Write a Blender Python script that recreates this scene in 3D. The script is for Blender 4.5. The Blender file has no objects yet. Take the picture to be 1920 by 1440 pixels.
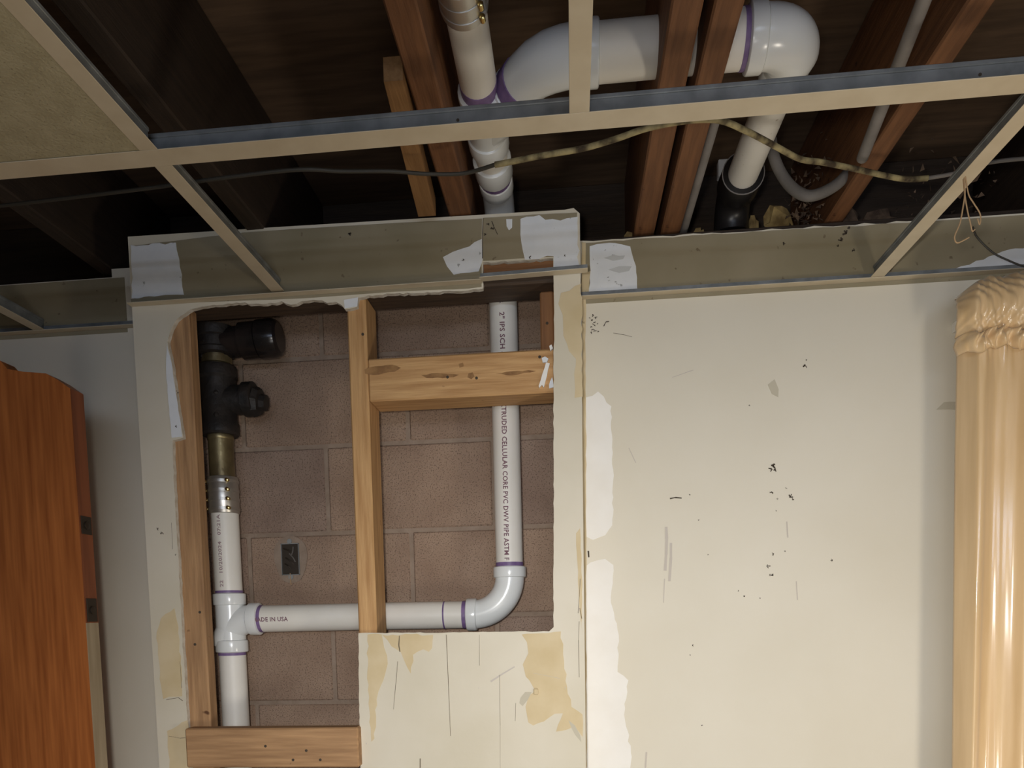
import bpy, bmesh, math, random
from mathutils import Vector, Matrix
random.seed(7)
scene = bpy.context.scene

# ------------------------------------------------------------------ camera, world, lights
CZ = 1.60                                   # eye height; the camera stands at (0, 0, CZ)
YAW, PITCH, ROLL = -0.1035, -0.0884, -0.0218
FPX, PPX, PPY = 1479.5, 922.2, 1284.4       # focal length and principal point, 1920x1440 frame
_f = Vector((math.sin(YAW)*math.cos(PITCH), math.cos(YAW)*math.cos(PITCH), math.sin(PITCH)))
_r0 = Vector((math.cos(YAW), -math.sin(YAW), 0)); _u0 = _r0.cross(_f)
_r = math.cos(ROLL)*_r0 + math.sin(ROLL)*_u0
_u = -math.sin(ROLL)*_r0 + math.cos(ROLL)*_u0
cam_d = bpy.data.cameras.new('camera'); cam = bpy.data.objects.new('camera', cam_d)
scene.collection.objects.link(cam); scene.camera = cam
m3 = Matrix((_r, _u, -_f)).transposed()
cam.matrix_world = Matrix.Translation((0, 0, CZ)) @ m3.to_4x4()
cam_d.sensor_width = 36.0; cam_d.lens = FPX/1920*36
cam_d.shift_x = (960-PPX)/1920; cam_d.shift_y = (PPY-720)/1920
cam_d.clip_start = 0.02; cam_d.clip_end = 50

scene.view_settings.view_transform = 'Standard'; scene.view_settings.look = 'None'
scene.view_settings.gamma = 1.0; scene.view_settings.use_curve_mapping = False
scene.view_settings.exposure = 0.0
world = bpy.data.worlds.new('room_air'); scene.world = world; world.use_nodes = True
world.node_tree.nodes['Background'].inputs[0].default_value = (0.62, 0.66, 0.75, 1)
world.node_tree.nodes['Background'].inputs[1].default_value = 0.015

def lamp(name, loc, watts, col, radius, kind='POINT'):
    d = bpy.data.lights.new(name, kind); d.energy = watts; d.color = col; d.shadow_soft_size = radius
    o = bpy.data.objects.new(name, d); o.location = loc; scene.collection.objects.link(o); return o
lamp('table_lamp_bulb', (1.05, 0.55, 1.02), 19, (1.0, 0.91, 0.77), 0.10)          # warm lamp on the right of the room
lamp('fill_light', (0.14, -0.40, 0.75), 18, (1.0, 0.97, 0.94), 0.30)             # unseen soft fill added behind the camera to lift the wall
wk = lamp('camera_side_light', (-0.06, -0.04, CZ+.03), 78, (1.0, 0.97, 0.92), 0.03, 'SPOT')   # light beside the camera; cone and low right aim shaped to dim the upper left
wk.data.spot_size = math.radians(126); wk.data.spot_blend = 1.0
wk.rotation_euler = (Vector((0.38, 1.70, CZ-.85))-wk.location).to_track_quat('-Z', 'Y').to_euler()
WIN_E = 10.0                                                                    # daylight in the high window behind the camera

def U(px, py, X=None, Y=None, Z=None):
    """the point of a plane of the room (X, Y or height Z over the eye) that shows at this place of the picture"""
    r = _r*((px-PPX)/FPX) - _u*((py-PPY)/FPX) + _f
    t = X/r.x if X is not None else Y/r.y if Y is not None else Z/r.z
    p = r*t; return Vector((p.x, p.y, p.z+CZ))

# room measures (metres)
YC, YS, YW, YB = 1.645, 1.658, 1.770, 1.872     # chase face, framing face, room wall face, block face
ZG = CZ+0.67; ZJ = CZ+0.80                       # ceiling grid, joist undersides
XL, XR = -0.917, 0.024                           # chase sides

# ------------------------------------------------------------------ materials
def S(r, g, b):
    f = lambda c: (c/255/12.92 if c/255 <= .04045 else ((c/255+.055)/1.055)**2.4)
    return (f(r), f(g), f(b), 1)
def material(name, c1, c2=None, scale=8, rough=0.75, metal=0, bump=0, bscale=60, stretch=None, detail=4, coat=0,
             speck=None, speck_scale=120, speck_at=.62, lo=.35, hi=.65, spec=.4, coat_rough=.2, sheen=0):
    m = bpy.data.materials.new(name); m.use_nodes = True; t = m.node_tree; N = t.nodes; L = t.links
    b = N['Principled BSDF']; b.inputs['Roughness'].default_value = rough; b.inputs['Metallic'].default_value = metal
    b.inputs['Specular IOR Level'].default_value = spec
    b.inputs['Coat Weight'].default_value = coat; b.inputs['Coat Roughness'].default_value = coat_rough
    b.inputs['Sheen Weight'].default_value = sheen
    tc = N.new('ShaderNodeTexCoord'); mp = N.new('ShaderNodeMapping'); L.new(tc.outputs['Object'], mp.inputs[0])
    if stretch: mp.inputs['Scale'].default_value = stretch
    col = None
    if c2 is not None:
        n = N.new('ShaderNodeTexNoise'); n.inputs['Scale'].default_value = scale; n.inputs['Detail'].default_value = detail
        L.new(mp.outputs[0], n.inputs['Vector'])
        r = N.new('ShaderNodeValToRGB'); r.color_ramp.elements[0].position = lo; r.color_ramp.elements[1].position = hi
        r.color_ramp.elements[0].color = c1; r.color_ramp.elements[1].color = c2
        L.new(n.outputs['Fac'], r.inputs[0]); col = r.outputs[0]
    if speck is not None:
        n2 = N.new('ShaderNodeTexNoise'); n2.inputs['Scale'].default_value = speck_scale; n2.inputs['Detail'].default_value = 2
        L.new(tc.outputs['Object'], n2.inputs['Vector'])
        r2 = N.new('ShaderNodeValToRGB'); r2.color_ramp.elements[0].position = speck_at; r2.color_ramp.elements[1].position = speck_at+.06
        L.new(n2.outputs['Fac'], r2.inputs[0])
        mx = N.new('ShaderNodeMix'); mx.data_type = 'RGBA'; L.new(r2.outputs[0], mx.inputs[0])
        if col: L.new(col, mx.inputs[6])
        else: mx.inputs[6].default_value = c1
        mx.inputs[7].default_value = speck; col = mx.outputs[2]
    if col: L.new(col, b.inputs['Base Color'])
    else: b.inputs['Base Color'].default_value = c1
    if bump:
        n3 = N.new('ShaderNodeTexNoise'); n3.inputs['Scale'].default_value = bscale; n3.inputs['Detail'].default_value = 3
        L.new(mp.outputs[0] if stretch else tc.outputs['Object'], n3.inputs['Vector'])
        bp = N.new('ShaderNodeBump'); bp.inputs['Strength'].default_value = bump; bp.inputs['Distance'].default_value = .004
        L.new(n3.outputs['Fac'], bp.inputs['Height']); L.new(bp.outputs[0], b.inputs['Normal'])
    return m
def wood(name, c1, c2, axis, rough=.7, knots=None, sc=7):
    s = [14, 14, 14]; s[axis] = 1.0
    return material(name, c1, c2, scale=sc, rough=rough, bump=.25, bscale=24, stretch=tuple(s), detail=6, lo=.3, hi=.7,
                    speck=knots, speck_scale=34, speck_at=.72)
M = {}
M['paint'] = material('cream wall paint', S(215, 207, 188), S(222, 215, 198), scale=2.2, rough=.55, bump=.05, bscale=90)
M['chase_paint'] = material('old cream wall paint', S(209, 200, 178), S(220, 212, 194), scale=3.5, rough=.6, bump=.06, bscale=70)
M['band_paint'] = material('dark yellow paint above the ceiling', S(140, 130, 104), S(154, 143, 118), scale=5, rough=.7, speck=S(118, 104, 82), speck_scale=60, speck_at=.70)
M['compound'] = material('white joint compound', S(226, 229, 232), S(234, 236, 238), scale=20, rough=.85, speck=S(170, 172, 172), speck_scale=90, speck_at=.70)
M['white_paint'] = material('white primer paint', S(236, 232, 224), S(241, 238, 232), scale=12, rough=.7)
M['paper'] = material('tan drywall paper', S(206, 186, 146), S(216, 198, 162), scale=14, rough=.9)
M['gypsum'] = material('gypsum core', S(225, 221, 210), S(198, 190, 174), scale=60, rough=.95, bump=.5, bscale=150)
M['pine'] = [wood('pine framing lumber', S(176, 132, 84), S(212, 170, 118), a, knots=S(120, 76, 40)) for a in range(3)]
M['pine_dusty'] = [wood('dusty pine framing lumber', S(150, 114, 80), S(188, 148, 106), a, knots=S(96, 62, 38)) for a in range(3)]
M['joist'] = [wood('old joist lumber', S(100, 65, 40), S(130, 88, 56), a, knots=S(66, 38, 20)) for a in range(3)]
M['joist_pale'] = [wood('pale joist lumber', S(132, 96, 58), S(160, 120, 76), a) for a in range(3)]
M['dark_wood'] = [wood('dirty shaded wood', S(48, 38, 30), S(64, 51, 40), a) for a in range(3)]  # dirt and the shade of the joist bays both put into the wood colour
M['plate'] = [wood('brown top plate lumber', S(128, 88, 56), S(158, 112, 72), a) for a in range(3)]
M['shaded_plate'] = [wood('shaded top plate', S(62, 50, 40), S(88, 70, 54), a) for a in range(3)]  # shade under the lower plate put into its wood colour
M['block'] = material('brown cinder block', S(146, 122, 104), S(166, 142, 122), scale=7, rough=.95, bump=.9, bscale=120,
                      speck=S(118, 98, 84), speck_scale=330, speck_at=.56)
M['block2'] = material('grey brown cinder block', S(138, 116, 102), S(160, 138, 122), scale=7, rough=.95, bump=.9, bscale=120,
                       speck=S(112, 94, 82), speck_scale=330, speck_at=.56)
M['mortar'] = material('mortar', S(142, 124, 108), S(156, 138, 122), scale=30, rough=.95, bump=.6, bscale=140)
M['pvc'] = material('white pvc', S(226, 222, 212), S(236, 232, 224), scale=6, rough=.42, speck=S(176, 164, 146), speck_scale=46, speck_at=.74)
M['pvc_fit'] = material('glossy white pvc fitting', S(226, 229, 228), S(232, 234, 233), scale=6, rough=.22, coat=.3)
M['primer'] = material('purple pipe primer', S(108, 86, 130), S(132, 108, 152), scale=50, rough=.5)
M['ink'] = material('purple brown print', S(122, 88, 98), rough=.8)
M['ink_faint'] = material('faint print', S(160, 138, 140), rough=.8)
M['iron'] = material('black tarred iron', S(26, 25, 25), S(46, 40, 36), scale=24, rough=.55, bump=.6, bscale=60)
M['iron_gloss'] = material('glossy black iron', S(26, 24, 24), S(40, 34, 32), scale=20, rough=.22)
M['brass'] = material('worn galvanised pipe', S(150, 136, 100), S(110, 98, 72), scale=18, rough=.4, metal=.75, bump=.2, bscale=80)
M['steel'] = material('stainless steel', S(196, 192, 184), rough=.34, metal=.85)
M['screw'] = material('brass coloured screw', S(220, 196, 130), rough=.25, metal=1)
M['galv'] = material('galvanised steel', S(126, 129, 129), S(150, 153, 153), scale=30, rough=.5, metal=.35)
M['beige'] = material('beige enamel', S(198, 184, 158), S(206, 193, 168), scale=20, rough=.5)
M['tile'] = material('ceiling tile', S(166, 156, 126), S(178, 168, 138), scale=30, rough=.95, bump=.4, bscale=200, speck=S(140, 130, 104), speck_scale=260, speck_at=.64)
M['subfloor'] = material('dark subfloor boards', S(86, 68, 52), S(106, 84, 64), scale=6, rough=.95, stretch=(1, 8, 1))
M['door'] = material('orange brown varnished wood', S(146, 80, 36), S(190, 114, 58), scale=6, rough=.4, stretch=(16, 16, .8), detail=6, lo=.3, hi=.7)
M['door_edge'] = material('dark varnished edge', S(112, 60, 34), S(138, 78, 46), scale=6, rough=.5, stretch=(10, 10, .8))
M['raw_edge'] = material('bare wood edge', S(150, 134, 108), S(168, 152, 126), scale=6, rough=.8, stretch=(10, 10, .8))
M['latch'] = material('dark bronze plate', S(66, 58, 50), rough=.5, metal=.6)
M['curtain'] = material('gold satin curtain', S(212, 178, 130), S(226, 194, 148), scale=5, rough=.45, stretch=(6, 6, .6), coat=.9, coat_rough=.13, sheen=.15, bump=.04, bscale=260)
M['cable'] = material('old cloth cable', S(62, 50, 34), S(164, 150, 108), scale=40, rough=.8, lo=.36, hi=.64)
M['grey_tube'] = material('grey plastic tube', S(118, 113, 110), S(136, 131, 128), scale=16, rough=.6)
M['grey_dirty'] = material('dusty grey tube', S(88, 84, 80), S(120, 114, 108), scale=16, rough=.8)
M['rubber'] = material('black plastic', S(30, 28, 28), rough=.35)
M['dust'] = material('dry plaster debris', S(120, 98, 62), S(172, 148, 98), scale=40, rough=1)
M['fluff'] = material('dusty lint', S(70, 56, 46), S(104, 86, 70), scale=40, rough=1)
M['twine'] = material('tan string', S(176, 146, 110), rough=.9)
M['dark_wire'] = material('dark wire', S(60, 56, 48), rough=.6)
M['grime'] = material('dark grime', S(74, 64, 54), rough=.9)
M['crack'] = material('fine crack', S(112, 100, 82), rough=.9)
M['scuff'] = material('mauve scuff', S(196, 187, 176), rough=.6)
M['stain'] = material('dark wood streak', S(134, 98, 62), S(164, 124, 80), scale=60, rough=.8)
M['smear'] = material('grey dust smear', S(204, 206, 206), rough=.9)
M['smudge'] = material('brown smudge', S(194, 186, 166), rough=.8)
M['floor'] = material('grey concrete floor', S(96, 86, 74), S(112, 102, 90), scale=3, rough=.7)
M['plain'] = material('plain room paint', S(150, 142, 126), rough=.8)
glow = bpy.data.materials.new('daylit window pane'); glow.use_nodes = True
_b = glow.node_tree.nodes['Principled BSDF']; _b.inputs['Base Color'].default_value = (.7, .8, 1, 1)
_b.inputs['Emission Color'].default_value = (.66, .78, 1, 1); _b.inputs['Emission Strength'].default_value = WIN_E
M['pane'] = glow

# ------------------------------------------------------------------ mesh helpers (all take world coordinates)
ORG = {}
def tag(o, label=None, cat=None, group=None, kind=None):
    if label: o['label'] = label
    if cat: o['category'] = cat
    if group: o['group'] = group
    if kind: o['kind'] = kind
    return o
def link(name, me, mats, parent, origin):
    if not isinstance(mats, (list, tuple)): mats = [mats]
    for m in mats: me.materials.append(m)
    o = bpy.data.objects.new(name, me); scene.collection.objects.link(o)
    if parent is not None: o.parent = parent; ORG[o.name] = ORG[parent.name]
    else: o.location = origin; ORG[o.name] = Vector(origin)
    return o
def from_bm(name, bm, mats, parent=None, smooth=False):
    if parent is not None: org = ORG[parent.name]
    else:
        xs = [v.co for v in bm.verts]
        org = Vector(((min(c.x for c in xs)+max(c.x for c in xs))/2, (min(c.y for c in xs)+max(c.y for c in xs))/2, min(c.z for c in xs)))
    bmesh.ops.translate(bm, verts=bm.verts[:], vec=-org)
    bmesh.ops.recalc_face_normals(bm, faces=bm.faces[:])
    me = bpy.data.meshes.new(name); bm.to_mesh(me); bm.free()
    if smooth:
        for p in me.polygons: p.use_smooth = True
    return link(name, me, mats, parent, org)
def empty(name, loc):
    o = bpy.data.objects.new(name, None); o.location = loc; o.empty_display_size = .05
    scene.collection.objects.link(o); ORG[o.name] = Vector(loc); return o
def add_box(bm, lo, hi, bevel=0, seg=1):
    r = bmesh.ops.create_cube(bm, size=1); vs = r['verts']
    for v in vs: v.co = Vector([(lo[i]+hi[i])/2 + v.co[i]*(hi[i]-lo[i]) for i in range(3)])
    if bevel:
        es = list({e for v in vs for e in v.link_edges})
        bmesh.ops.bevel(bm, geom=es, offset=bevel, segments=seg, affect='EDGES', profile=.5)
def box(name, lo, hi, mat, parent=None, bevel=0.0015):
    bm = bmesh.new(); add_box(bm, lo, hi, bevel); return from_bm(name, bm, mat, parent)
def add_tube(bm, pts, rad, seg=20, cap=True):
    pts = [Vector(p) for p in pts]; n = len(pts)
    rads = rad if isinstance(rad, (list, tuple)) else [rad]*n
    tang = []
    for i in range(n):
        a = pts[max(i-1, 0)]; b = pts[min(i+1, n-1)]; j = i
        d = b-a
        if d.length < 1e-7: d = pts[-1]-pts[0]
        tang.append(d.normalized())
    t0 = tang[0]; ref = Vector((0, 0, 1)) if abs(t0.z) < .9 else Vector((1, 0, 0))
    nrm = t0.cross(ref).normalized(); rings = []
    for i in range(n):
        if i:
            q = tang[i-1].rotation_difference(tang[i]); nrm = (q @ nrm); nrm = (nrm - tang[i]*nrm.dot(tang[i])).normalized()
        bi = tang[i].cross(nrm)
        rings.append([bm.verts.new(pts[i] + rads[i]*(math.cos(2*math.pi*k/seg)*nrm + math.sin(2*math.pi*k/seg)*bi)) for k in range(seg)])
    for i in range(n-1):
        for k in range(seg):
            bm.faces.new((rings[i][k], rings[i][(k+1) % seg], rings[i+1][(k+1) % seg], rings[i+1][k]))
    if cap:
        bm.faces.new(rings[0][::-1]); bm.faces.new(rings[-1])
def tube(name, pts, rad, mat, parent=None, seg=20, smooth=True, cap=True):
    bm = bmesh.new(); add_tube(bm, pts, rad, seg, cap); o = from_bm(name, bm, mat, parent, smooth)
    if smooth: edge_split(o)
    return o
def edge_split(o, ang=40):
    for p in o.data.polygons: p.use_smooth = True
    bm = bmesh.new(); bm.from_mesh(o.data)
    for e in bm.edges:
        if len(e.link_faces) == 2 and e.calc_face_angle(0) > math.radians(ang): e.smooth = False
    bm.to_mesh(o.data); bm.free()
def lathe(name, a, b, prof, mat, parent=None, seg=24, cap=True):
    """profile (fraction along a..b, radius)"""
    a = Vector(a); b = Vector(b); d = b-a; L = d.length; t = d/L
    ref = Vector((0, 0, 1)) if abs(t.z) < .9 else Vector((1, 0, 0)); n = t.cross(ref).normalized(); bi = t.cross(n)
    bm = bmesh.new(); rings = []
    for s, r in prof:
        c = a+d*s; rings.append([bm.verts.new(c+r*(math.cos(2*math.pi*k/seg)*n+math.sin(2*math.pi*k/seg)*bi)) for k in range(seg)])
    for i in range(len(rings)-1):
        for k in range(seg): bm.faces.new((rings[i][k], rings[i][(k+1) % seg], rings[i+1][(k+1) % seg], rings[i+1][k]))
    if cap: bm.faces.new(rings[0][::-1]); bm.faces.new(rings[-1])
    o = from_bm(name, bm, mat, parent, True); edge_split(o, 35); return o
def hub(name, a, b, r, mat, parent, inner=None):
    """socket of a pipe fitting with rounded rims"""
    L = (Vector(b)-Vector(a)).length; e = min(.004/L, .3)
    return lathe(name, a, b, [(0, r-.003), (e*.4, r-.0006), (e, r), (1-e, r), (1-e*.4, r-.0006), (1, r-.003)], mat, parent)
def ring(name, a, b, r, parent, mat='primer'):
    return lathe(name, a, b, [(0, r), (.01, r+.0007), (.99, r+.0007), (1, r)], M[mat], parent)
def arc(c, u, v, r, a0, a1, n=10):
    c = Vector(c); u = Vector(u); v = Vector(v)
    return [c + r*(math.cos(a0+(a1-a0)*i/n)*u + math.sin(a0+(a1-a0)*i/n)*v) for i in range(n+1)]
def ragged(pts, step=.01, amp=.002, closed=True):
    out = []; n = len(pts)
    for i in range(n if closed else n-1):
        a = pts[i]; b = pts[(i+1) % n]; L = math.hypot(b[0]-a[0], b[1]-a[1]); k = max(1, int(L/step))
        for j in range(k):
            t = j/k; w = amp if j else amp*.4
            out.append((a[0]+(b[0]-a[0])*t+random.uniform(-w, w), a[1]+(b[1]-a[1])*t+random.uniform(-w, w)))
    if not closed: out.append(pts[-1])
    return out
def sheet(name, loops, y0, y1, mats, parent=None):
    """slab between y0 (towards the room) and y1 with outline loops[0] and holes loops[1:], points (x, z)"""
    bm = bmesh.new(); es = []
    for lp in loops:
        vs = [bm.verts.new((p[0], y0, p[1])) for p in lp]
        for i in range(len(vs)): es.append(bm.edges.new((vs[i], vs[(i+1) % len(vs)])))
    bmesh.ops.triangle_fill(bm, use_beauty=True, use_dissolve=False, edges=es)
    fs = bm.faces[:]
    r = bmesh.ops.extrude_face_region(bm, geom=fs)
    for v in [g for g in r['geom'] if isinstance(g, bmesh.types.BMVert)]: v.co.y = y1
    bm.normal_update()
    if isinstance(mats, (list, tuple)) and len(mats) > 1:
        for f in bm.faces:
            ys = [v.co.y for v in f.verts]
            if max(ys)-min(ys) > 1e-6: f.material_index = 1
    return from_bm(name, bm, mats, parent)
def pxz(lst, y): return [(U(a, b, Y=y).x, U(a, b, Y=y).z) for a, b in lst]
def patch(name, px, y, mat, parent, t=.0008, step=.012, amp=.0025, label=None):
    o = sheet(name, [ragged(pxz(px, y), step, amp)], y-t, y+.0004, mat, parent)
    if label: o['label'] = label
    return o

# ------------------------------------------------------------------ the setting
def structure(o): o['kind'] = 'structure'; return o
structure(box('floor', (-2.6, -3.0, -.1), (2.3, 2.05, 0), M['floor'], bevel=0))
structure(box('ceiling', (-2.6, -3.0, CZ+1.052), (2.3, 2.1, CZ+1.08), M['subfloor'], bevel=0))
structure(box('wall_left', (-2.7, -3.0, 0), (-2.6, 2.1, CZ+1.08), M['plain'], bevel=0))
structure(box('wall_right', (2.3, -3.0, 0), (2.4, 2.1, CZ+1.08), M['plain'], bevel=0))
# wall behind the camera, around its high basement window
wf = structure(empty('wall_front', (0, -3.05, 0)))
WX0, WX1, WZ0, WZ1 = -.6, 1.8, CZ+.17, CZ+.66
for lo, hi in (((-2.6, -3.1, 0), (WX0, -3.0, CZ+1.08)), ((WX1, -3.1, 0), (2.3, -3.0, CZ+1.08)),
               ((WX0, -3.1, 0), (WX1, -3.0, WZ0)), ((WX0, -3.1, WZ1), (WX1, -3.0, CZ+1.08))):
    box('wall_panel', lo, hi, M['plain'], wf, 0)
win = structure(empty('window_1', ((WX0+WX1)/2, -3.05, WZ0)))
for lo, hi in (((WX0, -3.06, WZ0), (WX0+.04, -2.99, WZ1)), ((WX1-.04, -3.06, WZ0), (WX1, -2.99, WZ1)),
               ((WX0, -3.06, WZ0), (WX1, -2.99, WZ0+.035)), ((WX0, -3.06, WZ1-.035), (WX1, -2.99, WZ1)),
               ((WX0, -3.05, CZ+.37), (WX1, -3.0, CZ+.45))):
    box('window_bar', lo, hi, M['white_paint'], win)
box('pane', (WX0+.04, -3.045, WZ0+.035), (WX1-.04, -3.04, CZ+.37), M['pane'], win, 0)
box('pane', (WX0+.04, -3.045, CZ+.45), (WX1-.04, -3.04, WZ1-.035), M['pane'], win, 0)

# block foundation wall: every block a piece, mortar set back
bw = structure(box('wall_block', (-2.6, YB+.004, 0), (2.3, YB+.19, ZJ), M['mortar'], bevel=0))
BH, BL, J = .2045, .4020, .010
cache = {}
def block_mesh(w, k):
    key = (round(w, 3), k)
    if key not in cache:
        bm = bmesh.new(); add_box(bm, (-w/2, 0, 0), (w/2, .05, BH-J), .003)
        me = bpy.data.meshes.new('block'); bm.to_mesh(me); bm.free(); me.materials.append(M['block' if k else 'block2']); cache[key] = me
    return cache[key]
row = -4
while True:
    z0 = CZ+.0005+row*BH+J/2
    if z0 > ZJ-.05: break
    base = -.782 if row % 2 == 0 else -.581
    for i in range(-2, 4):
        x0 = base+i*BL
        o = bpy.data.objects.new('block', block_mesh(BL-J, random.random() < .6)); scene.collection.objects.link(o); o.parent = bw
        org = ORG[bw.name]; o.location = Vector((x0+BL/2, YB+random.uniform(-.0015, .0015), z0))-org
    row += 1

# room wall beside the chase (right) and behind the door (left)
wb = structure(sheet('wall_back', [ragged(pxz([(1092, 452), (1280, 440), (1700, 415)], YW), .02, .002, False) +
        [(2.3, CZ+.783), (2.3, 0), (-.02, 0), (-.02, CZ+.79)]], YW, YW+.013, [M['paint'], M['gypsum']]))
wl = structure(sheet('wall_back_left', [[(-2.6, 0), (-.90, 0), (-.90, CZ+.80), (-1.03, CZ+.80), (-1.03, CZ+.782), (-2.6, CZ+.782)]], YW, YW+.013, [M['paint'], M['gypsum']]))
# darker, yellower strip above the ceiling line
o = sheet('upper_paint_band', [ragged(pxz([(1097, 456), (1280, 443), (1700, 418)], YW), .02, .0015, False)+[(2.29, CZ+.777), (2.29, CZ+.66), (.02, CZ+.66)]], YW-.0006, YW+.0003, M['band_paint'], wb)
o = sheet('upper_paint_band', [[(-2.59, CZ+.66), (-1.0, CZ+.66), (-1.0, CZ+.78), (-2.59, CZ+.78)]], YW-.0006, YW+.0003, M['band_paint'], wl)
patch('compound_patch', [(1106, 462), (1120, 457), (1165, 458), (1182, 462), (1193, 500), (1195, 545), (1130, 552), (1105, 553)], YW-.0006, M['compound'], wb, label='white joint compound square above the ceiling strip')
patch('compound_patch', [(1786, 507), (1830, 490), (1880, 472), (1930, 462), (1935, 499), (1850, 504)], YW-.0006, M['compound'], wb, label='pale wedge of joint compound')
patch('primer_patch', [(1088, 752), (1110, 742), (1122, 735), (1132, 744), (1146, 762), (1150, 880), (1148, 985), (1135, 1004), (1112, 1012), (1088, 996)], YW, M['white_paint'], wb, label='white primer patch along the inside corner')
patch('primer_patch', [(1090, 1075), (1106, 1055), (1135, 1048), (1150, 1060), (1146, 1130), (1160, 1190), (1158, 1260), (1178, 1275), (1170, 1340), (1185, 1420), (1178, 1500), (1090, 1500)], YW, M['white_paint'], wb, label='white primer patch low along the inside corner')
patch('tape_strip', [(1091, 455), (1098, 455), (1100, 1500), (1092, 1500)], YW-.0007, M['paper'], wb, step=.02, amp=.0012, label='tan joint tape in the inside corner')
patch('tape_strip', [(1098, 512), (1107, 508), (1104, 552), (1098, 552)], YW-.0008, M['paper'], wb, step=.02, amp=.0012)

# chase: a drywall box that stands out from the wall, cut open
hole = [(318, 625), (330, 600), (352, 583), (385, 574), (420, 571), (450, 568), (490, 570), (522, 567), (527, 564), (545, 572), (556, 570), (565, 564),
        (586, 562), (603, 563), (613, 568), (630, 566), (641, 572), (646, 580), (670, 575), (672, 558), (690, 554), (740, 551), (800, 548), (880, 545), (905, 541),
        (905, 492), (960, 489), (1037, 484)]
hr = pxz(hole, YC)
right_px = pxz([(1038, 700), (1038, 1000), (1038, 1176), (1030, 1184), (950, 1184), (840, 1186), (672, 1187), (673, 1300), (676, 1440)], YC)
left_px = pxz([(357, 1440), (350, 1330), (342, 1200), (335, 1060), (327, 920), (323, 826), (343, 821), (337, 780), (330, 735), (322, 680), (314, 640)], YC)
inner = ragged(hr, .008, .0016, False) + ragged([(hr[-1][0]+.001, CZ+.6)]+right_px, .012, .0009, False) + [(-.452, 1.0), (-.846, 1.0)] + ragged(left_px, .012, .0009, False)
outer = [(XL, 0), (XR, 0), (XR, CZ+.786), (XR-.012, CZ+.797), (XR-.03, CZ+.795), (-.3, CZ+.799), (-.6, CZ+.803), (XL, CZ+.806)]
wc = structure(sheet('wall_chase', [outer, inner], YC, YS-.0005, [M['chase_paint'], M['gypsum']]))
box('return_panel', (XR-.013, YS, 0), (XR, YW-.0005, CZ+.785), M['chase_paint'], wc, 0)
box('return_panel', (XL, YS, 0), (XL+.013, YW-.0005, CZ+.80), M['chase_paint'], wc, 0)
# darker, yellower paint on the band over the ceiling line
band = [(250, 461), (460, 436), (640, 424), (904, 410), (903, 485), (903, 538), (880, 541), (740, 547), (672, 552), (560, 560), (400, 566), (300, 569), (252, 571)]
sheet('upper_paint_band', [ragged(pxz(band, YC), .03, .0004)], YC-.0006, YC+.0003, M['band_paint'], wc)
patch('upper_paint_band', [(906, 409), (1000, 403), (1082, 399), (1082, 478), (1037, 481), (906, 489)], YC-.0004, M['band_paint'], wc, step=.02, amp=.0005)
patch('compound_patch', [(246, 460), (330, 456), (338, 500), (345, 552), (290, 556), (248, 560)], YC-.0006, M['compound'], wc, label='grey white compound square at the top corner')
patch('compound_patch', [(830, 482), (850, 472), (880, 463), (903, 449), (904, 490), (898, 508), (880, 512), (850, 515), (838, 500)], YC-.0006, M['compound'], wc, label='ragged smear of joint compound')
patch('compound_patch', [(976, 410), (1012, 404), (1022, 412), (1050, 414), (1062, 410), (1084, 406), (1084, 507), (1037, 507), (1037, 481), (985, 486), (980, 470), (975, 440)], YC-.0006, M['compound'], wc, label='large white compound patch beside the notch')
patch('compound_patch', [(950, 412), (961, 411), (960, 428), (954, 432), (950, 424)], YC-.0005, M['compound'], wc)
patch('compound_patch', [(646, 579), (645, 562), (671, 558), (670, 574)], YC-.0005, M['compound'], wc, amp=.001)
patch('paper_flap', [(313, 645), (322, 682), (330, 737), (337, 782), (342, 819), (322, 821), (312, 700)], YC-.0008, M['compound'], wc, amp=.0008, label='white torn flap on the left strip')
patch('torn_paper', [(1052, 549), (1068, 545), (1089, 533), (1091, 640), (1092, 744), (1078, 745), (1076, 700), (1080, 672), (1066, 658), (1057, 630), (1056, 590), (1047, 570)], YC, M['paper'], wc, label='tan paper where paint has peeled')
patch('torn_paper', [(690, 1190), (716, 1190), (721, 1215), (727, 1245), (718, 1275), (707, 1310), (702, 1385), (697, 1390), (692, 1330), (689, 1260)], YC, M['paper'], wc)
patch('torn_paper', [(716, 1190), (812, 1190), (810, 1215), (804, 1222), (793, 1217), (775, 1228), (770, 1262), (764, 1250), (752, 1222), (735, 1212)], YC, M['paper'], wc)
patch('torn_paper', [(978, 1190), (1052, 1184), (1058, 1240), (1065, 1300), (1072, 1325), (1092, 1340), (1092, 1382), (1075, 1362), (1060, 1368), (1042, 1372), (1055, 1338), (1040, 1338), (1020, 1352), (1000, 1360), (990, 1355), (986, 1325), (992, 1305), (1003, 1295), (985, 1268), (981, 1245), (990, 1225), (988, 1205)], YC, M['paper'], wc, label='large tan paper patch on the lower panel')
patch('torn_paper', [(294, 1185), (302, 1160), (328, 1140), (336, 1200), (342, 1305), (306, 1310), (300, 1260)], YC, M['paper'], wc)
patch('torn_paper', [(1080, 1000), (1088, 990), (1092, 1100), (1090, 1180), (1086, 1130)], YC, M['paper'], wc, amp=.001)
patch('torn_paper', [(314, 1370), (352, 1350), (356, 1440), (318, 1445)], YC, M['paper'], wc)
patch('bare_spot', [(976, 1308), (985, 1298), (997, 1298), (990, 1312), (980, 1324), (974, 1318)], YC-.0003, M['smudge'], wc, amp=.001)
patch('bare_spot', [(1066, 1350), (1078, 1360), (1088, 1378), (1090, 1392), (1078, 1378)], YC-.0003, M['smudge'], wc, amp=.001)
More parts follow.
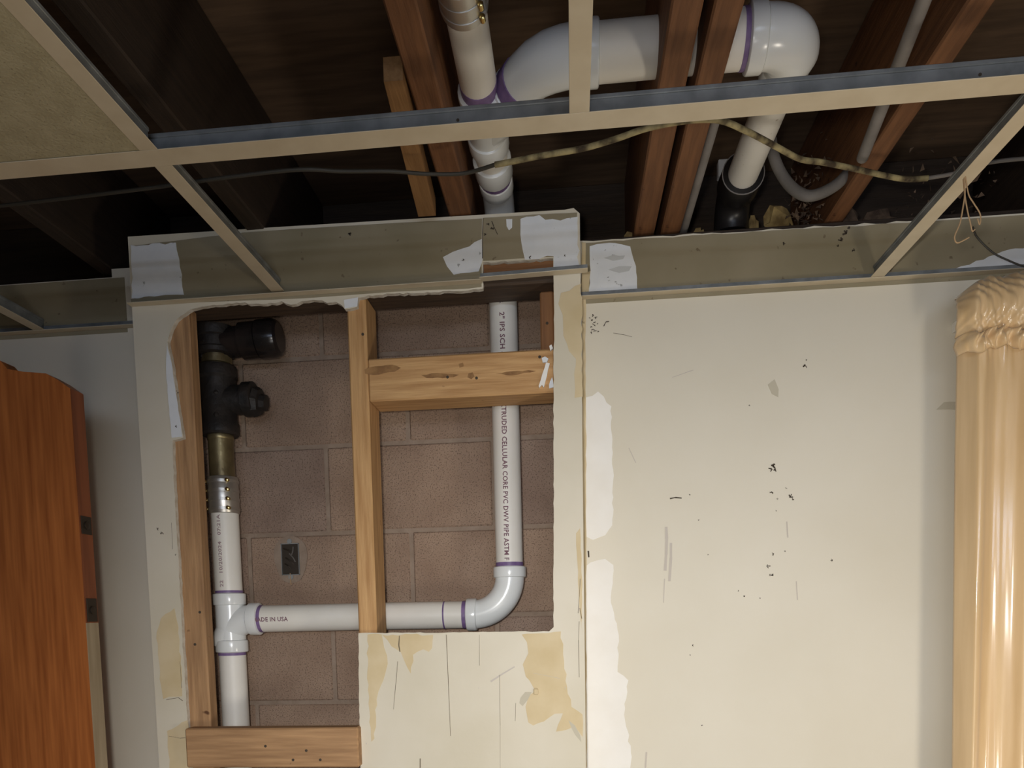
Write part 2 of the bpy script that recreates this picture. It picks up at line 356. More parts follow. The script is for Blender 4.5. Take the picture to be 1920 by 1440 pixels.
box('paper_curl', U(1000, 1296, Y=YC-.004)+Vector((0, -.002, -.008)), U(1000, 1296, Y=YC)+Vector((.011, 0, .006)), M['paper'], wc, .002)

# dark cracks and scratches on the lower panel and grime dots on the walls: small flat marks
def marks(name, lst, y, mat, parent):
    bm = bmesh.new()
    for ps, w in lst:
        for i in range(len(ps)-1):
            a = U(*ps[i], Y=y); b = U(*ps[i+1], Y=y); d = (b-a); n = Vector((-d.z, 0, d.x)).normalized()*w/2
            w0 = random.uniform(.5, 1); w1 = random.uniform(.5, 1)
            vs = [bm.verts.new(p+Vector((0, -.0011, 0))) for p in (a-n*w0, b-n*w1, b+n*w1, a+n*w0)]; bm.faces.new(vs)
    o = from_bm(name, bm, mat, parent); o['kind'] = 'stuff'; return o
def dots(lst):
    out = []
    for x, y, r in lst:
        a = random.uniform(0, 3.14); 
        for q in range(3):
            dx, dy = random.uniform(-.5, .5)*r, random.uniform(-.5, .5)*r; rr = r*random.uniform(.3, .7); a += 1.1
            out.append(([(x+dx-rr*math.cos(a), y+dy-rr*math.sin(a)), (x+dx+rr*math.cos(a), y+dy+rr*math.sin(a))], rr*.0010))
    return out
marks('crack_lines', [([(749, 1192), (748, 1210), (750, 1222)], .003), ([(746, 1240), (743, 1275), (738, 1330)], .0012), ([(837, 1190), (840, 1260), (845, 1380)], .0014),
      ([(899, 1190), (899, 1248)], .0009), ([(937, 1265), (938, 1360), (938, 1440)], .0008), ([(967, 1318), (966, 1352)], .0012), ([(788, 1422), (788, 1440)], .003),
      ([(1087, 1140), (1091, 1160)], .002), ([(1086, 1165), (1085, 1200), (1086, 1270)], .0012), ([(1084, 1150), (1086, 1120), (1088, 1085)], .0012),
      ([(312, 1312), (335, 1308), (343, 1314)], .0016), ([(317, 1380), (338, 1384), (348, 1383)], .0012), ([(322, 980), (324, 1030)], .0012), ([(338, 1240), (341, 1290)], .001)], YC, M['crack'], wc)
marks('scuff_marks', [([(920, 1278), (940, 1265), (965, 1250)], .004), ([(1000, 1262), (1050, 1272)], .001)] + dots([(897, 1290, 2), (687, 1394, 2), (1060, 1290, 2)]), YC, M['scuff'], wc)
marks('grime_spots', dots([(655, 440, 5), (1060, 480, 3), (333, 735, 4), (330, 800, 3), (995, 483, 4), (868, 488, 3), (296, 992, 3), (304, 1000, 4), (330, 1040, 2), (910, 440, 4), (925, 430, 6), (915, 420, 3)]) +
      [([(906, 410), (905, 440), (905, 485)], .002), ([(922, 415), (926, 425), (933, 440)], .002)], YC-.001, M['grime'], wc)
spots = [(1511, 676, 2), (1510, 688, 5), (1450, 874, 6), (1446, 880, 5), (1452, 882, 5), (1447, 924, 5), (1458, 935, 3), (1483, 930, 5), (1486, 936, 3), (1455, 958, 2), (1474, 916, 2),
         (1450, 1039, 4), (1440, 1062, 4), (1446, 1080, 5), (1472, 1033, 2), (1560, 1050, 3), (1425, 1122, 2), (1396, 1118, 2), (1300, 1210, 3), (1294, 1228, 2), (1405, 760, 2), (1316, 1360, 2), (1310, 976, 2),
         (1384, 1108, 2), (1395, 1118, 2), (1293, 928, 2), (1112, 592, 3), (1117, 596, 3), (1110, 600, 3), (1113, 606, 4), (1109, 612, 3), (1115, 611, 3), (1120, 608, 2), (1112, 619, 4), (1118, 621, 3), (1108, 623, 3), (1122, 622, 2), (1106, 597, 2), (1150, 478, 3), (1165, 505, 3), (1140, 520, 2), (1327, 1040, 2), (1094, 605, 3), (1471, 458, 5), (1462, 530, 3), (1586, 440, 10), (1575, 452, 7), (1592, 428, 5), (1570, 462, 3), (1600, 470, 4)]
marks('grime_spots', dots(spots) + [([(1256, 935), (1266, 933), (1278, 934)], .003), 
      ([(1132, 612), (1136, 604), (1142, 603)], .002), ([(1150, 625), (1170, 628), (1185, 632)], .001), ([(1103, 1033), (1104, 1045)], .005)], YW-.0004, M['grime'], wb)
marks('scuff_marks', [([(1249, 988), (1250, 1010), (1249, 1040), (1247, 1070)], .007), ([(1258, 1018), (1258, 1045), (1255, 1090)], .006), ([(1246, 1085), (1244, 1130)], .003),
      ([(1475, 978), (1477, 1008)], .003), ([(1493, 1090), (1495, 1125)], .003), ([(1212, 1410), (1210, 1440)], .004), ([(1260, 708), (1300, 694)], .002), ([(1179, 840), (1192, 868)], .003)], YW, M['scuff'], wb)
patch('dust_smear', [(1132, 484), (1150, 478), (1172, 480), (1168, 486), (1150, 489)], YW-.0010, M['smear'], wb, amp=.002)
patch('dust_smear', [(1140, 506), (1160, 500), (1185, 500), (1180, 508), (1160, 512)], YW-.0010, M['smear'], wb, amp=.002)
patch('smudge', [(1440, 722), (1452, 712), (1460, 730), (1458, 745), (1446, 738)], YW, M['smudge'], wb, amp=.003)
patch('smudge', [(1755, 768), (1770, 754), (1805, 754), (1805, 769)], YW, M['smudge'], wb, amp=.001)

# ------------------------------------------------------------------ framing inside the chase
def lumber(name, lo, hi, mat, label, cat='lumber', group=None, nails=()):
    o = box(name, lo, hi, mat, None, .003); tag(o, label, cat, group)
    for x, z in nails:
        lathe('nail_head', (x, lo[1]+.001, z), (x, lo[1]-.0015, z), [(0, .003), (.8, .003), (1, .002)], M['grime'], o, 8)
    return o
SG = 'framing lumber of the chase'
lumber('wall_stud', (-.879, YS, 0), (-.799, YS+.038, CZ+.664), M['pine_dusty'][2], 'flat brown stud along the left edge of the open chase', 'stud', SG, [(-.81, CZ+.02), (-.825, CZ-.05)])
lumber('wall_stud', (-.457, YS, 0), (-.417, YS+.089, CZ+.664), M['pine'][2], 'upright pine stud between the two openings of the chase', 'stud', SG, [(-.425, CZ+.585)])
lumber('wall_stud', (-.030, YS, 0), (.008, YS+.089, CZ+.664), M['pine'][2], 'pine stud behind the narrow right drywall strip of the chase', 'stud', SG)
lumber('top_plate', (-.90, YS, CZ+.665), (.010, YS+.089, CZ+.689), M['shaded_plate'][0], 'lower plate across the head of the chase opening, coloured dark for its shade', 'lumber', SG)
lumber('top_plate', (-.90, YS, CZ+.6895), (.010, YS+.089, CZ+.728), M['plate'][0], 'brown upper plate that shows in the small notch over the opening', 'lumber', SG)
bk = lumber('wall_blocking', (-.4165, YS, CZ+.449), (-.0305, YS+.088, CZ+.535), M['pine'][0], 'short pine cross block in front of the tall white pipe', 'lumber', SG, [(-.25, CZ+.49), (-.19, CZ+.485), (-.06, CZ+.52)])
lumber('wall_blocking', (-.840, YC-.026, CZ-.317), (-.4560, YS-.0005, CZ-.231), M['pine_dusty'][0], 'rough weathered cross block nailed low over the left opening', 'lumber', SG, [(-.60, CZ-.30), (-.57, CZ-.28), (-.54, CZ-.3), (-.66, CZ-.27)])
a = U(1013, 600, Y=1.705)
lumber('cripple_block', (a.x, 1.70, CZ+.5355), (-.0305, YS+.088, CZ+.6645), M['plate'][2], 'small brown cripple block above the cross block, beside the right strip', 'lumber', SG, [(-.045, CZ+.60)])
# dark streaks and knots of the block face
for pts in ([(684, 693), (705, 687), (735, 684), (752, 690), (740, 697), (700, 703), (684, 701)], [(790, 703), (820, 699), (860, 703), (850, 708), (800, 709)],
            [(878, 700), (886, 698), (890, 705), (884, 711), (876, 708)], [(860, 682), (868, 680), (870, 687), (862, 689)], [(930, 700), (990, 694), (1005, 696), (960, 704)]):
    patch('knot_stain', pts, YS, M['stain'], bk, .0005, .01, .0012)
# scraps of drywall stuck on the cross block
sheet('drywall_scrap', [ragged(pxz([(1024, 680), (1031, 682), (1022, 718), (1020, 727), (1016, 722), (1011, 728), (1010, 724)], YS-.004), .01, .0006)], YS-.006, YS-.0005, M['white_paint'], bk)
sheet('drywall_scrap', [ragged(pxz([(1016, 672), (1022, 669), (1028, 673), (1026, 679), (1018, 680)], YS-.004), .006, .001)], YS-.006, YS-.0005, M['compound'], bk)
sheet('drywall_scrap', [ragged(pxz([(1030, 650), (1034, 647), (1037, 654), (1032, 659)], YS-.004), .006, .001)], YS-.008, YS-.0005, M['white_paint'], bk)
sheet('drywall_scrap', [ragged(pxz([(1029, 722), (1035, 707), (1038, 726), (1030, 728)], YS-.004), .006, .001)], YS-.003, YS-.0005, M['compound'], bk)

# ------------------------------------------------------------------ lettering on round pipe
def pipe_text(txt, size, length, place, mat, parent):
    cu = bpy.data.curves.new('print', 'FONT'); cu.body = txt; cu.size = size; cu.resolution_u = 2; cu.space_character = 1.05; cu.offset = size*.022
    tmp = bpy.data.objects.new('print', cu); scene.collection.objects.link(tmp); bpy.context.view_layer.update()
    me = bpy.data.meshes.new_from_object(tmp.evaluated_get(bpy.context.evaluated_depsgraph_get()))
    bpy.data.objects.remove(tmp); bpy.data.curves.remove(cu)
    bm = bmesh.new(); bm.from_mesh(me); bpy.data.meshes.remove(me)
    bmesh.ops.subdivide_edges(bm, edges=[e for e in bm.edges if e.calc_length() > size*.2], cuts=1)
    us = [v.co.x for v in bm.verts]; vs = [v.co.y for v in bm.verts]
    k = length/(max(us)-min(us)); u0 = min(us); vm = (max(vs)+min(vs))/2
    for v in bm.verts: v.co = Vector(place((v.co.x-u0)*k, v.co.y-vm))
    return from_bm('printing', bm, mat, parent)

# ------------------------------------------------------------------ glued white drain line: chase and ceiling are one rigid run
YP = 1.79
dl = tag(empty('pvc_drain_line', (-.80, YP, 0)), 'white plastic drain pipe run with purple primed joints, from chase up into the joists', 'pipe')
XA, XB, RA = -.80, -.140, .0312
PV, PF = M['pvc'], M['pvc_fit']
# left riser, lower and upper
tube('pipe', [(XA+.004, YP, .02), (XA, YP, CZ-.05)], RA, PV, dl, 28)
up = tube('pipe', [(XA, YP, CZ+.03), (XA-.001, YP, CZ+.10), (XA-.001, YP, CZ+.247)], RA, PV, dl, 28)
pipe_text('22   10/20/2024   07:21A', .0115, .165, lambda u, v: (XA+(RA+.0007)*math.sin(-.10-v/RA), YP-(RA+.0007)*math.cos(-.10-v/RA), CZ+.078+u), M['ink_faint'], up)
# sanitary tee
te = lathe('sanitary_tee', (XA, YP, CZ-.072), (XA, YP, CZ+.064), [(0, .0335), (1, .0335)], PF, dl, 32)
hub('socket', (XA, YP, CZ+.036), (XA, YP, CZ+.064), .0375, PF, te)
hub('socket', (XA, YP, CZ-.074), (XA, YP, CZ-.045), .0375, PF, te)
tube('branch', [(XA+.062, YP, CZ+.003), (XA+.052, YP, CZ+.003)] + [(XA+.05-.062*math.sin(t*1.35/8), YP, CZ+.003-.062*(1-math.cos(t*1.35/8))) for t in range(1, 9)] + [(XA-.012, YP, CZ-.06)], [.0335]*10+[.030], PF, te, 28)
hub('socket', (XA+.048, YP, CZ+.003), (XA+.073, YP, CZ+.003), .0380, PF, te)
ring('primer_ring', (XA, YP, CZ+.0645), (XA, YP, CZ+.070), RA, te)
ring('primer_ring', (XA, YP, CZ-.081), (XA, YP, CZ-.0745), RA, te)
ring('primer_ring', (XA+.0735, YP, CZ+.003), (XA+.0815, YP, CZ+.003), RA, te)
# horizontal pipe behind the stud
hp = tube('pipe', [(XA+.07, YP, CZ+.003), (-.45, YP, CZ+.003), (-.225, YP, CZ+.002)], RA, PV, dl, 28)
pipe_text('MADE IN USA', .0135, .083, lambda u, v: (XA+.0675+u, YP-(RA+.0007)*math.cos(v/RA-.05), CZ+.003+(RA+.0007)*math.sin(v/RA-.05)), M['ink'], hp)
ring('primer_ring', (-.292, YP, CZ+.002), (-.2885, YP, CZ+.002), RA, hp)
ring('primer_ring', (-.2485, YP, CZ+.002), (-.240, YP, CZ+.002), RA, hp)
# long turn elbow
EC = Vector((-.224, YP, CZ+.086)); RB = .084
el = tube('elbow', [(-.232, YP, CZ+.002)] + arc(EC, (0, 0, -1), (1, 0, 0), RB, 0, math.pi/2, 14) + [(XB, YP, CZ+.098)], .0325, PF, dl, 32)
hub('socket', (-.240, YP, CZ+.002), (-.216, YP, CZ+.002), .0370, PF, el)
hub('socket', (XB, YP, CZ+.083), (XB, YP, CZ+.108), .0370, PF, el)
ring('primer_ring', (XB, YP, CZ+.1085), (XB, YP, CZ+.117), .0305, el)
# tall riser
ri = tube('pipe', [(XB, YP, CZ+.10), (XB-.002, YP, CZ+.45), (XB-.003, YP, CZ+.765)], .0305, PV, dl, 28)
RR = .0312
cyl = lambda u, v, z0: (XB-.002+RR*math.sin(v/RR-.04), YP-RR*math.cos(v/RR-.04), z0-u)
pipe_text('2" IPS SCH 40 PVC', .0150, .135, lambda u, v: cyl(u, v, CZ+.650), M['ink'], ri)
pipe_text('EXTRUDED CELLULAR CORE PVC DWV PIPE ASTM F', .0150, .348, lambda u, v: cyl(u, v, CZ+.468), M['ink'], ri)
pipe_text('R', .0125, .008, lambda u, v: cyl(u, v, CZ+.676), M['primer'], ri)
# sweep from the riser into the joist bay, then a run towards the room
ZP, XN = CZ+.87, -.143
sw = tube('sweep_elbow', [(XN, 1.690, ZP)] + [(XN, 1.690+.1*math.sin(t), ZP-.1*(1-math.cos(t))) for t in [i*math.pi/2/12 for i in range(1, 13)]] + [(XN, YP, CZ+.755)], .0318, PF, dl, 28)
hub('socket', (XN, 1.655, ZP), (XN, 1.692, ZP), .0345, PF, sw)
ring('primer_ring', (XN, 1.638, ZP), (XN, 1.654, ZP), .0315, sw)
rd = hub('reducer', (XN, 1.585, ZP), (XN, 1.637, ZP), .0372, PF, dl)
tube('pipe', [(XN, 1.48, ZP), (XN, 1.60, ZP)], .0305, PV, dl, 28)
wy = lathe('wye_fitting', (XN, 1.395, ZP), (XN, 1.54, ZP), [(0, .0335), (1, .0335)], PF, dl, 28)
hub('socket', (XN, 1.385, ZP), (XN, 1.428, ZP), .0375, PF, wy)
hub('socket', (XN, 1.505, ZP), (XN, 1.545, ZP), .0375, PF, wy)
tube('branch', [(XN, 1.50, ZP), (XN+.045, 1.435, ZP)], [.031, .0345], PF, wy, 28)
hub('socket', (XN+.030, 1.452, ZP), (XN+.060, 1.396, ZP), .0405, PF, wy)
ring('primer_ring', (XN, 1.362, ZP), (XN, 1.3845, ZP), .0305, wy)
tube('pipe', [(XN+.001, .75, ZP), (XN, 1.42, ZP)], .0305, PV, dl, 28)
be = tube('elbow', [(XN+.056, 1.404, ZP), (XN+.066, 1.386, ZP), (XN+.080, 1.366, ZP), (XN+.098, 1.348, ZP), (XN+.118, 1.336, ZP), (XN+.14, 1.329, ZP), (XN+.165, 1.326, ZP)],
          [.036, .0368, .038, .040, .0415, .042, .042], PF, dl, 32)
hub('socket', (XN+.155, 1.326, ZP), (XN+.195, 1.326, ZP), .0455, PF, be)
ring('primer_ring', (XN+.0605, 1.396, ZP), (XN+.074, 1.374, ZP), .0385, be)
tube('pipe', [(XN+.16, 1.326, ZP), (.31, 1.326, ZP)], .0395, PV, dl, 32)
XE = .353
re = tube('elbow', [(.292, 1.326, ZP)] + arc((.303, 1.376, ZP), (0, -1, 0), (1, 0, 0), .05, 0, math.pi/2, 10) + [(XE, 1.40, ZP)], [.0425]*11+[.040, .037], PF, dl, 32)
hub('socket', (.276, 1.326, ZP), (.302, 1.326, ZP), .0465, PF, re)
hub('socket', (XE, 1.39, ZP), (XE, 1.425, ZP), .0385, PF, re)
ring('primer_ring', (.268, 1.326, ZP), (.2755, 1.326, ZP), .0397, re)
tube('pipe', [(XE, 1.41, ZP), (XE-.002, 1.735, ZP)], .0300, PV, dl, 28)
# black outlet elbow, dropping behind the room wall
be = tag(empty('black_pipe_elbow', (XE, 1.80, ZJ)), 'black plastic elbow on the end of the white pipe behind the wall top', 'pipe')
tube('body', [(XE-.002, 1.742, ZP)] + [(XE-.004, 1.76+.062*math.sin(t), ZP-.062*(1-math.cos(t))) for t in [i*math.pi/2/8 for i in range(9)]], .036, M['rubber'], be, 24)
lathe('socket', (XE-.002, 1.708, ZP), (XE-.003, 1.762, ZP), [(0, .0310), (0, .040), (.08, .0415), (1, .0415)], M['rubber'], be, 28)
lathe('rim', (XE-.002, 1.7065, ZP), (XE-.002, 1.7085, ZP), [(1, .0402), (0, .0402), (0, .0419), (1, .0419)], M['grey_tube'], be, 28, False)
# shielded band on the pipe that comes forward overhead
def band_coupling(name, a, b, r, label, nclamp, side, par=None):
    a = Vector(a); b = Vector(b); root = tag(empty(name, (a if a.z < b.z else b)), label, 'pipe coupling')
    lathe('shield', a, b, [(0, r-.001), (.02, r), (.98, r), (1, r-.001)], M['steel'], root, 32)
    d = (b-a)
    for i in range(nclamp):
        c = a+d*((i+.5)/nclamp); w = d.normalized()*.0035
        cl = lathe('clamp_band', c-w, c+w, [(0, r), (.05, r+.0012), (.95, r+.0012), (1, r)], M['steel'], root, 32)
        for s in side:
            p = c+Vector(s)*(r+.0035); q = p+Vector(s).normalized().cross(d.normalized())*.001
            lathe('clamp_screw', p-Vector((0, .006, 0)), p+Vector((0, .006, 0)), [(0, .002), (.1, .0042), (.9, .0042), (1, .002)], M['screw'], cl, 10)
    return root
band_coupling('band_coupling', (XN, 1.135, ZP), (XN, 1.205, ZP), .0345, 'grey metal band coupling on the overhead pipe at the picture top', 3, [(.7, 0, -.7)])
band_coupling('band_coupling', (XA-.002, YP, CZ+.247), (XA-.002, YP, CZ+.330), .0345, 'shiny steel band coupling with brass screws joining white pipe to old iron', 4, [(-.88, -.47, 0), (.62, -.78, 0)])

# ------------------------------------------------------------------ old iron stack
st = tag(empty('old_iron_stack', (XA, YP, CZ+.331)), 'black tarred iron drain stack with two capped tees above the band coupling', 'pipe')
IR = M['iron']
def sz(y): return U(410, y, Y=YP).z
pp = lathe('pipe', (XA-.002, YP, CZ+.331), (XA-.002, YP, sz(812)), [(0, .0285), (1, .0285)], M['brass'], st, 28)
lathe('thread', (XA-.002, YP, sz(826)), (XA-.002, YP, sz(816)), [(0, .029), (.1, .0298), (.9, .0298), (1, .029)], M['brass'], pp, 28)
t1 = lathe('lower_tee', (XA-.002, YP, sz(818)), (XA-.002, YP, sz(688)), [(0, .040), (.03, .044), (.16, .044), (.2, .040), (.8, .040), (.84, .045), (.97, .045), (1, .042)], IR, st, 28)
zb = sz(752)
lathe('branch', (XA, YP, zb), (XA+.085, YP, zb), [(0, .033), (.7, .033), (.72, .0385), (.98, .0385), (1, .036)], IR, t1, 28)
lathe('plug', (XA+.085, YP, zb-.006), (XA+.112, YP, zb-.010), [(0, .035), (.45, .030), (.5, .019), (.97, .018), (1, .015)], IR, t1, 8)
lathe('nipple', (XA-.002, YP, sz(690)), (XA-.002, YP, sz(664)), [(0, .031), (.2, .031), (.25, .034), (.75, .034), (.8, .031), (1, .031)], M['brass'], st, 28)
t2 = lathe('upper_tee', (XA-.002, YP, sz(668)), (XA-.002, YP, CZ+.663), [(0, .040), (.03, .044), (.2, .044), (.25, .041), (.6, .041), (.65, .0455), (1, .0455)], IR, st, 28)
zb2 = sz(645)
lathe('branch', (XA, YP, zb2), (XA+.10, YP, zb2+.004), [(0, .034), (.6, .034), (.62, .0405), (1, .0405)], M['iron_gloss'], t2, 28)
lathe('cap', (XA+.10, YP, zb2+.004), (XA+.150, YP, zb2+.006), [(0, .036), (.05, .0425), (.70, .0425), (.9, .039), (1, .032)], M['iron_gloss'], t2, 28)
for i in range(18):
    a = random.uniform(0, 6.28); z = random.uniform(sz(800), CZ+.63); r = random.uniform(.004, .010)
    if i < 8:
        lathe('tar_lump', (XA+.03*math.cos(a), YP-abs(.034*math.sin(a)), z-r), (XA+.03*math.cos(a)+random.uniform(-.004, .004), YP-abs(.036*math.sin(a)), z+r), [(0, .002), (.2, r*.7), (.5, r), (.8, r*.7), (1, .002)], IR, st, 8)

# ------------------------------------------------------------------ outlet box in the block wall
b0, b1 = U(528, 1020, Y=YB), U(564, 1078, Y=YB)
ob = tag(empty('outlet_box', ((b0.x+b1.x)/2, YB, b1.z)), 'small open metal electrical box mortared into the cinder block wall', 'electrical box')
lp = [((b0.x+b1.x)/2+.041*math.cos(t)*(1+.08*math.sin(3*t)), (b0.z+b1.z)/2+.060*math.sin(t)*(1+.06*math.cos(2*t))) for t in [i*2*math.pi/28 for i in range(28)]]
sheet('mortar_collar', [lp, [(b0.x, b0.z), (b1.x, b0.z), (b1.x, b1.z), (b0.x, b1.z)]], YB-.0035, YB-.0015, M['mortar'], ob)
for nm, lo, hi in (('side', (b0.x, b1.z, 0), (b0.x+.0015, b0.z, 0)), ('side', (b1.x-.0015, b1.z, 0), (b1.x, b0.z, 0)), ('side', (b0.x, b1.z, 0), (b1.x, b1.z+.0015, 0)), ('side', (b0.x, b0.z-.0015, 0), (b1.x, b0.z, 0))):
    box(nm, (lo[0], YB-.008, lo[1]), (hi[0], YB-.0005, hi[1]), M['galv'], ob, 0)
box('back_plate', (b0.x, YB-.0030, b1.z), (b1.x, YB-.0020, b0.z), M['latch'], ob, 0)
for s, z in ((1, b0.z), (-1, b1.z)):
    lathe('mounting_ear', ((b0.x+b1.x)/2, YB-.006, z+s*.005), ((b0.x+b1.x)/2, YB-.008, z+s*.005), [(0, .006), (1, .006)], M['galv'], ob, 12)
for i, (x0, z0, x1, z1) in enumerate(((.006, .012, .026, .020), (.030, .008, .024, .030), (.010, .034, .030, .050), (.020, .024, .034, .044), (.008, .048, .022, .060))):
    tube('wire', [(b0.x+x0, YB-.0045, b0.z-z0), (b0.x+(x0+x1)/2+.003, YB-.008, b0.z-(z0+z1)/2), (b0.x+x1, YB-.0045, b0.z-z1)], .0016, M['grey_dirty' if i % 2 else 'latch'], ob, 8)
tube('loose_wire', [((b0.x+b1.x)/2-.002, YB-.006, b1.z+.004), ((b0.x+b1.x)/2-.001, YB-.009, b1.z-.010), ((b0.x+b1.x)/2, YB-.008, b1.z-.024)], .0012, M['twine'], ob, 8)

# ------------------------------------------------------------------ suspended grid
def tee_bar(name, a, b, label, web=.030, flange=.027, slots=0):
    a = Vector(a); b = Vector(b); d = (b-a); L = d.length; alongx = abs(d.x) > abs(d.y)
    root = tag(empty(name, (a+b)/2), label, 'ceiling grid', 'tee bars of the hung ceiling')
    def bb(nm, w, z0, z1, mat, bev=.0004, par=root):
        lo = Vector((min(a.x, b.x), min(a.y, b.y), a.z+z0)); hi = Vector((max(a.x, b.x), max(a.y, b.y), a.z+z1))
        if alongx: lo.y -= w/2; hi.y += w/2
        else: lo.x -= w/2; hi.x += w/2
        return box(nm, lo, hi, mat, par, bev)
    bb('flange', flange, 0, .0012, M['beige']); w = bb('web', .0012, .0012, web-.006, M['galv'], 0); bb('bulb', .006, web-.006, web, M['galv'], .001)
    for i in range(slots):
        t = (i+.5)/slots; c = a+d*t
        if alongx: lathe('punch_hole', (c.x, c.y-.0012, c.z+.016), (c.x, c.y-.0005, c.z+.016), [(0, .0022), (1, .0022)], M['grime'], w, 8)
    return root
YM = 1.153
tee_bar('ceiling_main_tee', (-2.55, YM, ZG), (2.25, YM, ZG), 'long beige main tee bar running across the ceiling from side to side', .033, .040, slots=7)
XT = -.5925
tee_bar('ceiling_cross_tee', (XT, .56, ZG+.0002), (XT, YM-.0205, ZG+.0002), 'cross tee bar along the edge of the one hung ceiling tile', .030)
tee_bar('ceiling_cross_tee', (XT, YM+.0205, ZG+.0002), (XT, YC-.001, ZG+.0002), 'cross tee bar from main tee to the left part of the chase', .030)
tee_bar('ceiling_cross_tee', (XT-.61, YM+.0205, ZG+.0002), (XT-.61, YW-.001, ZG+.0002), 'leftmost cross tee bar ending at the wall above the door', .030)
tee_bar('ceiling_cross_tee', (XT-.61, .56, ZG+.0002), (XT-.61, YM-.0205, ZG+.0002), 'cross tee bar on the far left side of the hung tile', .030)
tee_bar('ceiling_cross_tee', (XT+.61, .30, ZG+.0002), (XT+.61, YM-.0205, ZG+.0002), 'cross tee bar in the top middle in front of the white elbow', .030)
tee_bar('ceiling_cross_tee', (XT+1.22, YM+.0205, ZG+.0002), (XT+1.22, YW-.001, ZG+.0002), 'cross tee bar from main tee to the right wall near the curtain', .030)
tl = box('ceiling_tile', (XT-.60, .56, ZG+.0016), (XT-.0015, YM-.004, ZG+.016), M['tile'], None, .002)
tag(tl, 'single yellowish ceiling tile left hanging in the grid at upper left', 'ceiling tile')
def wall_angle(name, x0, x1, y, z, tilt=0, leg='galv'):
    o = structure(empty(name, ((x0+x1)/2, y, z)))
    for nm, dy0, dy1, dz0, dz1, mat in (('flange', -.020, 0, 0, .0012, M['beige']), ('leg', -.0012, 0, .0012, .0155, M[leg])):
        bm = bmesh.new(); add_box(bm, (x0, y+dy0, z+dz0), (x1, y+dy1, z+dz1))
        for v in bm.verts: v.co.z += tilt*(v.co.x-x0)/(x1-x0)
        from_bm(nm, bm, mat, o)
    return o
wall_angle('trim_1', XR+.002, 2.29, YW-.0012, ZG-.0015)
wall_angle('trim_2', -2.59, XL-.002, YW-.0012, ZG-.0015)
wall_angle('trim_3', XL, -.172, YC-.0012, ZG-.006, .001, 'band_paint')
wall_angle('trim_4', -.176, XR+.014, YC-.0026, ZG-.002, .004)

# ------------------------------------------------------------------ joists
JG = 'floor joists overhead'
def joist(x0, x1, mat, label, z0=None, y0=-2.98, name='floor_joist', y1=2.06):
    return tag(box(name, (x0, y0, z0 or ZJ+.001), (x1, y1, CZ+1.051), mat, None, .003), label, 'joist', JG)
joist(.140, .183, M['joist'][1], 'left one of the paired reddish joists that the white pipe passes through')
joist(.197, .237, M['joist'][1], 'right one of the paired reddish joists beside the white elbow')
joist(.534, .572, M['joist'][1], 'brown joist at upper right with a grey tube along it')
joist(-.237, -.193, M['joist'][1], 'dim brown joist just left of the overhead white pipe')
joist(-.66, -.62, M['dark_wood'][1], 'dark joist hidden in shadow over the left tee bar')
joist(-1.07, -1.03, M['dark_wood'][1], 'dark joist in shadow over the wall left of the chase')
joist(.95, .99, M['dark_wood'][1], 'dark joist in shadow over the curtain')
sc = bmesh.new()
p = [U(727, 150, Z=.79), U(763, 147, Z=.79), U(823, 402, Z=.79), U(790, 404, Z=.79)]
lo = [sc.verts.new((q.x-.006, q.y, CZ+.788)) for q in p]; hi = [sc.verts.new((q.x-.006, q.y, CZ+.822)) for q in p]
sc.faces.new(lo); sc.faces.new(hi[::-1])
for i in range(4): sc.faces.new((lo[i], lo[(i+1) % 4], hi[(i+1) % 4], hi[i]))
tag(from_bm('nailer_board', sc, M['joist_pale'][1]), 'pale short board nailed alongside the dim left joist', 'lumber')
tag(box('rim_board', (-2.59, 2.062, ZJ), (2.29, 2.098, CZ+1.05), M['dark_wood'][0]), 'dark rim board closing the joist bays above the block wall', 'lumber')
tag(box('wall_nailer', (.03, YW+.0135, CZ+.73), (2.29, YB-.004, ZJ-.002), M['dark_wood'][0]), 'dark wood nailer behind the top of the right wall', 'lumber')

# ------------------------------------------------------------------ cables, tubes and loose things overhead
def smooth_path(pts, n=6):
    P = [Vector(p) for p in pts]; out = []
    for i in range(len(P)-1):
        a = P[max(i-1, 0)]; b = P[i]; c = P[i+1]; d = P[min(i+2, len(P)-1)]
        for j in range(n):
            t = j/n; out.append(.5*((2*b)+(c-a)*t+(2*a-5*b+4*c-d)*t*t+(3*b-a-3*c+d)*t**3))
    out.append(P[-1]); return out
cable = tag(empty('cloth_cable', U(1215, 240, Z=.735)), 'old sagging yellowed cloth cable strung under the joists', 'cable')
zc_ = lambda pts: [U(x, y, Z=.735) for x, y in pts]
tube('jacket', smooth_path(zc_([(928, 309), (950, 305), (1020, 291), (1090, 279), (1150, 262), (1215, 240), (1290, 226), (1350, 226), (1400, 246), (1450, 272), (1500, 298), (1540, 304), (1600, 316), (1690, 335), (1740, 334)])), .0046, M['cable'], cable, 10)
tube('bare_wire', smooth_path(zc_([(-120, 400), (120, 372), (300, 350), (430, 332), (560, 318), (640, 321), (730, 321), (800, 326), (870, 325), (928, 309)])), .0032, M['dark_wire'], cable, 8)
tube('bare_wire', smooth_path(zc_([(1740, 334), (1790, 325), (1850, 306), (1925, 297), (2010, 292)])), .0032, M['grey_dirty'], cable, 8)
c0, c1 = U(1740, -20, Z=.785), U(1617, 296, Z=.785)
tag(tube('grey_conduit', [c0+(c0-c1)*1.5, c0, c1], .0098, M['grey_tube'], None, 14), 'straight pale grey tube running beside the upper right joist', 'tube')
lpz = [U(x, y, Y=1.66) for x, y in ((1592, 322), (1570, 345), (1540, 362), (1512, 367), (1485, 352), (1464, 324), (1450, 290), (1446, 262))]
tag(tube('grey_hose', smooth_path(lpz), .0105, M['grey_dirty'], None, 14), 'dusty grey hose hanging in a loop beside the white arm pipe', 'tube')
